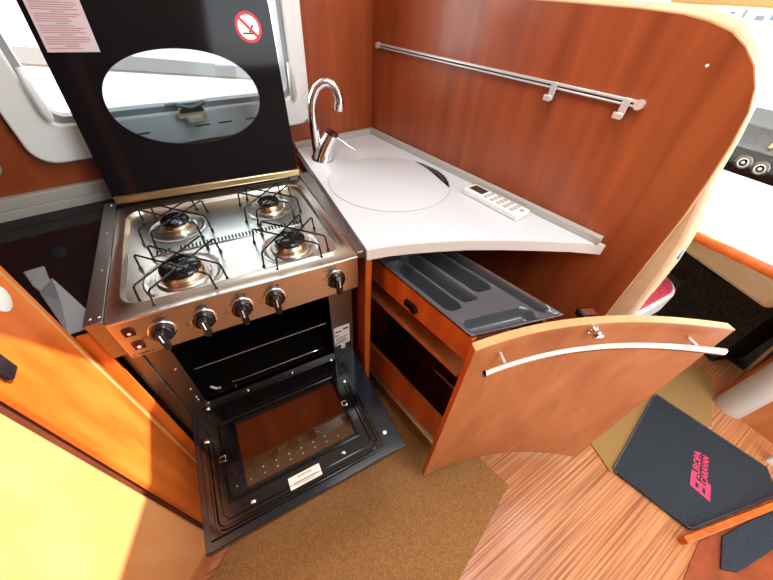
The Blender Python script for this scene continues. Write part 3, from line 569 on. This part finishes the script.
# cutlery tray
LNp, RNp = DL(0.020, -0.002), DL(-0.078, 0.238); LFp, RFp = DL(0.56, -0.002), DL(0.56, 0.195)
wells = [(.08, .27, .17, .60, .048), (.31, .52, .20, .64, .048), (.56, .80, .24, .97, .052), (.08, .52, .68, .97, .045), (.06, .80, .02, .10, .03), (.86, .96, .04, .97, .03)]
def sst(x): x = max(0, min(1, x)); return x*x*(3-2*x)
def hz(a, q):
    z = 0.0
    z -= 0.006*sst((a-0.02)/0.02)*sst((0.98-a)/0.02)*sst((q-0.005)/0.01)*sst((0.995-q)/0.01)
    for a0, a1, b0, b1, d in wells:
        b0s = b0
        W = 0.30; H = 0.56; r = 0.020
        px, py = (a-(a0+a1)/2)*W, (q-(b0s+b1)/2)*H; hx, hy = (a1-a0)/2*W-r, (b1-b0s)/2*H-r
        hx = max(hx, 0.0); hy = max(hy, 0)
        sd = math.hypot(max(abs(px)-hx, 0), max(abs(py)-hy, 0))-r
        z = min(z, -0.006-d*sst(-sd/0.011)) if sd < 0 else z
    return z
GA, GB = 70, 130
vs, fs = [], []
for j in range(GB+1):
    for i in range(GA+1):
        a, q = i/GA, j/GB
        P = lerp(lerp(LNp, RNp, a), lerp(LFp, RFp, a), q); vs.append(P+UP*(0.823+hz(a, q)))
for j in range(GB):
    for i in range(GA): k = j*(GA+1)+i; fs.append([k, k+1, k+GA+2, k+GA+1])
b = MB(); b.add(vs, fs)
tr = b.build('cutlery_tray', 'grey_plastic', None, smooth=60); tag(tr, 'grey moulded plastic cutlery tray in the open drawer', 'cutlery tray')
sm = tr.modifiers.new('thick', 'SOLIDIFY'); sm.thickness = 0.002; sm.offset = -1

# ------------------------------------------------------------------ left of the cooker
bt = thing('black_side_top', 'glossy black top panel left of the cooker below the window', 'panel', (-0.25, -0.15, 0.86))
q1, q2 = rf(-0.995, 0.026), rf(-2.2, 0.026)
b = MB(); b.ext([(-0.057, -0.455), (-0.034, -0.455), (-0.034, 0.10), (q1.x, q1.y), (q2.x, q2.y), (-1.2, -0.40), (-0.62, -0.455)], 0.855, 0.875); b.build('glass_panel', 'black_glass', bt)
b = MB(); b.ext([(-0.057, -0.462), (-0.034, -0.462), (-0.034, -0.456), (-0.057, -0.456)], 0.10, 0.874); b.build('front_filler', 'orange_wood', bt)
b = MB(); u0, u1 = -2.2, -0.99; rbox(b, u0, u1, 0.001, 0.024, 0.9, 0.931); rbox(b, u0, u1, 0.001, 0.024, 0.874, 0.8995); b.build('upstand', 'grey_strip', bt, bevel=0.002)
bn = thing('panel_reflection', 'solid grey shape standing in for a reflection in the black panel left of the cooker', 'reflection', (-0.1, -0.33, 0.875))  # reflection in the glossy panel, modelled as a grey solid
def gz(l, z): return [(x, y, z) for x, y in l]
b = MB(); b.prism(gz([(-0.178, -0.20), (-0.142, -0.193), (-0.126, -0.246), (-0.098, -0.292), (-0.128, -0.301), (-0.150, -0.265)], 0.8752), (0, 0, 0.006)); b.build('reflection_upper', 'reflection_grey', bn, bevel=0.002)
b = MB(); b.add([(-0.128, -0.305, 0.886), (-0.098, -0.294, 0.908), (-0.042, -0.395, 0.880), (-0.040, -0.446, 0.8765), (-0.068, -0.448, 0.8765), (-0.084, -0.36, 0.890), (-0.128, -0.305, 0.8755), (-0.098, -0.294, 0.8755), (-0.042, -0.395, 0.8755), (-0.040, -0.446, 0.8755), (-0.068, -0.448, 0.8755)],
    [(0, 1, 5), (1, 2, 3, 5), (0, 5, 4), (5, 3, 4), (0, 6, 7, 1), (1, 7, 8, 2), (2, 8, 9, 3), (3, 9, 10, 4), (4, 10, 6, 0), (6, 10, 9, 8, 7)]); b.build('reflection_lower', 'reflection_grey', bn, smooth=10)
# tall unit close to the camera on the left
tu = thing('tall_unit', 'tall orange wood cupboard unit at the left edge, next to the cooker', 'cupboard', (-0.3, -0.7, 0))
T1, T2 = V((-0.056, -0.465)), V((-0.056, -0.645)); T3 = T2+V((-0.72, -0.70)).normalized()*0.8
bd = V((-0.72, -0.70)).normalized(); bn_ = V((0.70, -0.72)).normalized()
b = MB(); b.ext([(-0.074, -0.466), (-0.074, -0.630), tuple(T2+V((-0.022, 0.006))), tuple(T3+bn_*-0.018), (-1.2, -1.0), (-1.2, -0.466)], 0.0, 1.95); b.build('carcass', 'dark_wood', tu)
b = MB(); b.ext([(-0.073, -0.463), (-0.056, -0.463), (-0.056, -0.640), (-0.060, -0.646), (-0.073, -0.646)], 0.0, 1.95); b.build('side_board', 'orange_wood', tu, bevel=0.003)
b = MB(); b.box(-0.0565, -0.0535, -0.484, -0.479, 0.0, 1.95); b.build('edge_strip', 'maple', tu)
a0 = T2+bd*0.022; b = MB(); b.ext([tuple(a0), tuple(T3), tuple(T3-bn_*0.017), tuple(a0-bn_*0.017)], 0.09, 1.95); dd = b.build('door', 'sunlit_orange_wood', tu, bevel=0.004)
b = MB(); k0 = T2+bd*-0.01-bn_*0.012; b.ext([tuple(k0), tuple(T3-bn_*0.012), tuple(T3-bn_*0.024), tuple(k0-bn_*0.012)], 0.0, 0.085); b.ext([tuple(k0+bn_*0.014), tuple(T3+bn_*0.004), tuple(T3-bn_*0.010), tuple(k0)], 0.0, 0.022); b.build('plinth', 'cherry_light', tu)
b = MB(); b.lathe([(0.020, 0), (0.020, 0.002), (0.012, 0.005), (0.001, 0.006)], (-0.056, -0.522, 1.035), (1, 0, 0), 24); b.build('push_button', 'white_plastic', tu)
b = MB(); b.box(-0.056, -0.044, -0.640, -0.616, 0.985, 1.04); b.build('latch', 'purple_dark', tu, bevel=0.004)
# small socket on the back wall
b = MB(); b.lathe([(0.020, 0), (0.020, 0.006), (0.014, 0.010), (0.002, 0.010)], rf(-1.203, 0.0, 1.005), E2, 24); tag(b.build('wall_socket', 'van_grey'), 'small round grey fitting on the wall left of the window', 'fitting')

# ------------------------------------------------------------------ floor coverings
b = MB(); b.ext([(0.920, -0.990), (0.575, -1.118), (-0.10, -1.365), (-1.0, -1.7), (-0.65, -1.40), (-0.18, -0.80), (-0.02, -0.655), (-0.02, -0.36), (0.56, -0.34), (0.66, -0.33), (0.80, -0.55)], 0.0005, 0.007)
tag(b.build('carpet_runner', 'carpet'), 'tan brown carpet piece on the floor in front of the cooker', 'carpet')
b = MB(); b.ext([(1.33, -1.15), (1.36, -1.04), (1.62, -0.90), (2.24, -1.06), (2.24, -1.121), (1.938, -1.254), (1.86, -1.2), (1.5, -1.22)], 0.0005, 0.006)
tag(b.build('woven_rug', 'weave'), 'beige woven rug beyond the drawer, partly under the black mat', 'rug')
dm = thing('door_mat', 'black floor mat with a pink embroidered logo on the wood floor', 'mat', (1.6, -1.28, 0.006))
mo = [(1.345, -1.165), (1.352, -1.148), (1.835, -1.040), (1.860, -1.044), (1.945, -1.452), (1.862, -1.521), (1.425, -1.414), (1.410, -1.400)]
MB().ext(mo, 0.0065, 0.013).build('mat_pile', 'mat_black', dm, bevel=0.001)
b = MB(); b.tube([(x, y, 0.0105) for x, y in mo], 0.004, 8, closed=True); b.build('mat_binding', 'grey_plastic', dm)
# logo: a big slanted block E C and two small lines of lettering
lx = (V((1.732, -1.297, 0))-V((1.545, -1.372, 0))).normalized(); ly = V((-lx.y, lx.x, 0)); LS = 0.74; lc = V((1.578, -1.396, 0.0132))
def lp(u, v, z=0.0): return lc+lx*(u*LS)+ly*(v*LS)+UP*z
def sh(u, v): return lp(u+0.30*v, v)
def quads(b, rects, z0, z1):
    for (u0, u1, v0, v1) in rects: b.prism([sh(u0, v0)+UP*z0, sh(u1, v0)+UP*z0, sh(u1, v1)+UP*z0, sh(u0, v1)+UP*z0], (0, 0, z1-z0))
b = MB(); quads(b, [(0.0, 0.098, -0.006, 0.016), (0.0, 0.016, 0.016, 0.062), (0.016, 0.044, 0.030, 0.048), (0.0, 0.098, 0.062, 0.084), (0.048, 0.066, 0.016, 0.062)], 0, 0.0014)
b.build('logo_letters', 'magenta', dm)
text('EUROPA', 0.034, lp(0.182, 0.060, 0.0006), lx, ly, 'magenta', 'logo_small_lettering', dm, 0.0005, 0.001)
text('CARAVAN', 0.029, lp(0.176, 0.022, 0.0006), lx, ly, 'magenta', 'logo_small_lettering', dm, 0.0005, 0.001)

# ------------------------------------------------------------------ cab and dinette beyond the divider
b = MB(); b.ext([(2.46, -1.18), (2.46, -0.95), (1.95, -0.88), (1.30, -0.55), (1.25, 0.1), (2.94, 0.5), (2.94, -1.18)], 0.0005, 0.008); tag(b.build('cab_carpet', 'cab_dark'), 'dark carpet covering the cab floor under the table', 'carpet')
tb = thing('dinette_table', 'white-topped table with a rounded orange wood edge behind the divider panel', 'table', (2.2, -0.6, 0.0))
b = MB(); b.ext(rrect(1.895, 2.78, -1.25, 0.10, 0.05), 0.722, 0.750); b.build('tabletop', 'white_plastic', tb)
b = MB(); b.tube([(1.905, 0.08, 0.735), (1.890, 0.05, 0.735), (1.888, -0.5, 0.735), (1.888, -1.20, 0.735), (1.90, -1.24, 0.735)], 0.020, 14); b.build('wood_edge', 'orange_wood', tb)
b = MB(); b.lathe([(0.16, 0), (0.16, 0.012), (0.04, 0.02), (0.04, 0.72)], (2.45, -0.25, 0.0085), n=24); b.build('table_leg', 'steel_dark', tb)
st = thing('driver_chair', 'cream padded chair on a dark base under the white table', 'chair', (2.7, -0.9, 0.008))
q0, q1 = V((2.40, -0.60)), V((2.235, -1.10)); dr_ = (q1-q0).normalized(); pn = V((-dr_.y, dr_.x)); 
if pn.x < 0: pn = -pn
qe = q0+dr_*0.46
b = MB(); b.ext([tuple(q0+pn*0.02), tuple(q0+dr_*0.03), tuple(qe), tuple(qe+pn*0.34), tuple(q0+pn*0.34)], 0.43, 0.555); b.build('cushion', 'cream', st, bevel=0.022, seg=3)
b = MB(); b.ext([tuple(q0+dr_*0.08+pn*0.10), tuple(qe+pn*0.10), tuple(qe+pn*0.33), tuple(q0+dr_*0.08+pn*0.33)], 0.009, 0.428); b.build('seat_base', 'cab_dark', st)
b = MB(); b.tube([(2.42, -0.70, 0.415), (2.40, -0.78, 0.412), (2.40, -0.84, 0.41)], 0.012, 8); b.lathe([(0.008, 0), (0.008, 0.012)], (2.395, -0.80, 0.395), (-1, 0, 0), 10); b.build('seat_lever', 'black', st)
bl = MB(); bl.prism([(2.335, -0.50, 0.49), (2.335, -0.60, 0.49), (2.395, -0.585, 0.49), (2.395, -0.50, 0.49)], (0, 0, 0.09)); tag(bl.build('bolster_cushion', 'cream_soft', None, bevel=0.02, seg=3), 'small cream side bolster between divider and cab seat', 'cushion')
ps = sb
b = MB(); b.ext(rrect(1.35, 2.05, -0.80, -0.05, 0.13, 8), 0.34, 0.452); b.build('seat', 'white_plastic', ps, bevel=0.012, seg=3)
b = MB(); b.ext(rrect(1.365, 2.036, -0.786, -0.068, 0.12, 8), 0.44, 0.462); b.build('seat_cover', 'pink', ps, bevel=0.01, seg=3)
b = MB(); b.ext(rrect(1.45, 1.95, -0.66, -0.10, 0.05), 0.009, 0.339); b.build('bench_base', 'black_matt', ps)

db = thing('dashboard', 'dark dashboard with twin round air vents beyond the white table', 'dashboard', (3.1, -0.3, 0.0))
b = MB(); b.prism([(2.95, -1.41, 0.009), (2.95, -1.41, 0.835), (2.985, -1.41, 0.855), (3.06, -1.41, 0.935), (3.48, -1.41, 0.96), (3.48, -1.41, 0.009)], (0, 1.95, 0)); b.build('dash_body', 'dash', db, bevel=0.008)
b = MB(); b.box(2.944, 2.949, -0.64, -0.36, 0.715, 0.832); b.build('vent_panel', 'black', db, bevel=0.004)
for y, z in ((-0.449, 0.775), (-0.531, 0.770)):
    o = MB().lathe([(0.040, 0), (0.040, 0.006), (0.034, 0.010), (0.031, 0.004), (0.012, 0.002)], (2.944, y, z), (-1, 0, 0), 28).build('air_vent', 'steel_dark', db)
    MB().lathe([(0.024, 0.004), (0.024, 0.010), (0.019, 0.010), (0.018, 0.004)], (2.944, y, z), (-1, 0, 0), 24).build('vent_ring', 'satin', o)
    MB().lathe([(0.009, 0.004), (0.009, 0.012), (0.002, 0.013)], (2.944, y, z), (-1, 0, 0), 16).build('vent_hub', 'satin', o)
b = MB(); b.prism([(2.982, -0.50, 0.862), (2.982, -0.485, 0.862), (3.056, -0.485, 0.960), (3.056, -0.50, 0.960)], (-0.004, 0, 0.003)); b.build('dash_seam', 'maple', db)
# windscreen and its cream header
ws = thing('window_2', '', '', (3.5, -0.3, 1.0)); del ws['label'], ws['category']; struct(ws)
b = MB(); b.prism([(3.50, -1.4, 1.005), (2.75, -1.4, 1.93), (2.755, -1.4, 1.933), (3.505, -1.4, 1.008)], (0, 2.5, 0)); b.build('windscreen_pane', 'clear', ws)
b = MB(); b.tube([(3.49, -1.38, 1.01), (2.75, -1.38, 1.93)], 0.03, 8); b.tube([(3.49, 1.1, 1.01), (2.75, 1.1, 1.93)], 0.03, 8); b.build('windscreen_pillar', 'ceil', ws)
sv = MB(); sv.box(3.02, 3.045, -0.75, 0.42, 1.415, 1.555); tag(sv.build('sun_visor', 'visor', None, bevel=0.01), 'beige sun visor hanging across the top of the windscreen', 'sun visor')
pn_ = thing('paper_sign', 'white paper sign with blue print lying against the windscreen', 'sign', (3.12, 0.1, 1.3))
b = MB(); b.box(3.12, 3.122, -0.25, 0.45, 1.30, 1.43); b.build('sheet', 'paper', pn_)
b = MB()
for k in range(9):
    y = 0.38-0.065*k; MB().box(3.1185, 3.12, y-0.04+0.012*(k % 3), y, 1.365+0.006*(k % 2), 1.385+0.01*(k % 3)).build('print_mark', 'blue_ink', pn_)

# cupboard end with a rounded silver corner post
ec = thing('end_cupboard', 'wood cupboard with a rounded silver corner column and black side panel', 'cupboard', (2.4, -1.5, 0.0))
b = MB(); b.ext([(2.165, -1.20), (2.85, -1.20), (2.85, -2.2), (2.11, -2.2), (2.11, -1.30), (2.165, -1.25)], 0.0, 0.62); b.build('carcass', 'cherry_light', ec)
b = MB(); b.lathe([(0.058, 0.001), (0.058, 0.62)], (2.135, -1.248, 0), n=40); b.build('corner_column', 'silver_paint', ec)
b = MB(); b.box(2.34, 2.80, -1.199, -1.190, 0.05, 0.56); b.build('black_panel', 'purple_dark', ec, bevel=0.003)
b = MB(); b.box(2.19, 2.32, -1.199, -1.188, 0.0, 0.62); b.build('side_rail', 'orange_wood', ec)
# low threshold at the entrance, boards and a second mat beyond it
fw = thing('door_threshold', 'low orange wood threshold bar with a floor board behind it, bottom right corner', 'threshold', (1.55, -1.5, 0.0))
A0, A1 = V((1.349, -1.402, 0.001)), V((1.349+0.62*0.97, -1.402-0.62*0.245, 0.001)); da = (A1-A0).normalized(); pa = V((da.y, -da.x, 0))
b = MB(); b.prism([A0, A1, A1+pa*0.022, A0+pa*0.022], (0, 0, 0.036)); b.build('bar', 'orange_wood', fw, bevel=0.003)
b = MB(); b.ext([(1.412, -1.447), (1.90, -1.57), (1.85, -1.75), (1.22, -1.62), (1.245, -1.475)], 0.0005, 0.005); b.build('board', 'cherry', fw)
sm_ = thing('small_mat', 'small black mat beyond the orange threshold bar, cut by the bottom right corner', 'mat', (1.55, -1.54, 0.0052))
b = MB(); b.ext([(1.645, -1.503), (1.82, -1.548), (1.75, -1.625), (1.63, -1.587), (1.43, -1.553), (1.388, -1.520), (1.500, -1.478)], 0.0055, 0.013); b.build('pile', 'mat_black', sm_, bevel=0.002)
b = MB(); b.box(1.985, 2.02, -1.50, -1.44, 0.0, 0.05); tag(b.build('threshold_strip', 'white_plastic', None, bevel=0.003), 'small white strip at the edge of the black floor mat', 'strip')

# ------------------------------------------------------------------ camera (wide lens held over the kitchen)
CP = V((2.63384916e-01, -1.05407641e+00, 1.38103644e+00)); FPX = 315.318729
RW = Matrix(((0.87897617, -0.47410970, 0.05119457), (-0.29438893, -0.62394907, -0.72389413), (0.37514804, 0.62121457, -0.68800902)))
cam = bpy.data.cameras.new('camera'); co = bpy.data.objects.new('camera', cam); COL.objects.link(co)
cam.sensor_width = 36; cam.lens = FPX/773*36; cam.clip_start = 0.01
X, Y, Z = V(RW[0]), -V(RW[1]), -V(RW[2])
co.matrix_world = Matrix(((X.x, Y.x, Z.x, CP.x), (X.y, Y.y, Z.y, CP.y), (X.z, Y.z, Z.z, CP.z), (0, 0, 0, 1)))
scene.camera = co

# ------------------------------------------------------------------ light: sky, sun through the roof hatch, daylight at the openings, added fill lamps
wd = bpy.data.worlds.new('sky'); scene.world = wd; wd.use_nodes = True
wd.node_tree.nodes['Background'].inputs[0].default_value = (0.88, 0.95, 1.0, 1); wd.node_tree.nodes['Background'].inputs[1].default_value = 2.2
s = bpy.data.lights.new('sun', 'SUN'); s.energy = 15; s.angle = 0.009; s.color = (1.0, 0.93, 0.80); so_ = bpy.data.objects.new('sun', s); COL.objects.link(so_)
so_.rotation_euler = V((-0.60, 0.35, -0.72)).to_track_quat('-Z', 'Y').to_euler(); so_.location = (3, -3, 5)
def area(name, loc, d, sx, sy, e, col=(1, 1, 1)):
    l = bpy.data.lights.new(name, 'AREA'); l.shape = 'RECTANGLE'; l.size = sx; l.size_y = sy; l.energy = e; l.color = col
    o = bpy.data.objects.new(name, l); COL.objects.link(o); o.location = loc; o.rotation_euler = V(d).to_track_quat('-Z', 'Y').to_euler(); return o
area('roof_hatch_daylight', (0.82, -1.5, 1.94), (0, 0.25, -1), 0.6, 0.9, 14, (0.86, 0.94, 1.0))
area('kitchen_window_daylight', tuple(rf(-0.7, -0.10, 1.45)), tuple(E2), 0.66, 0.55, 5, (0.95, 0.98, 1.0))
area('windscreen_daylight', (3.0, -0.6, 1.55), (-1, 0, -0.45), 1.6, 0.8, 34, (0.88, 0.95, 1.0))
area('dinette_fill', (1.75, -1.15, 1.94), (0.15, 0, -1), 0.5, 0.5, 7, (0.88, 0.95, 1.0))  # added fill for seat, mat and floor; the ceiling is closed here
area('entrance_door_daylight', (1.60, -2.12, 0.95), (0, 1, 0), 0.62, 1.5, 13, (0.90, 0.96, 1.0))
area('overhead_fill', (0.6, -0.55, 1.93), (0, 0, -1), 0.5, 0.25, 6, (0.95, 0.97, 1.0))  # added fill from above, no fitting hangs here
scene.view_settings.view_transform = 'Standard'; scene.view_settings.look = 'None'; scene.view_settings.exposure = 0.0; scene.view_settings.gamma = 1.0; scene.view_settings.use_curve_mapping = False
for o in bpy.data.objects:
    if '_o' in o: del o['_o']
    for k in ('label', 'category'):
        if k in o and not o[k]: del o[k]
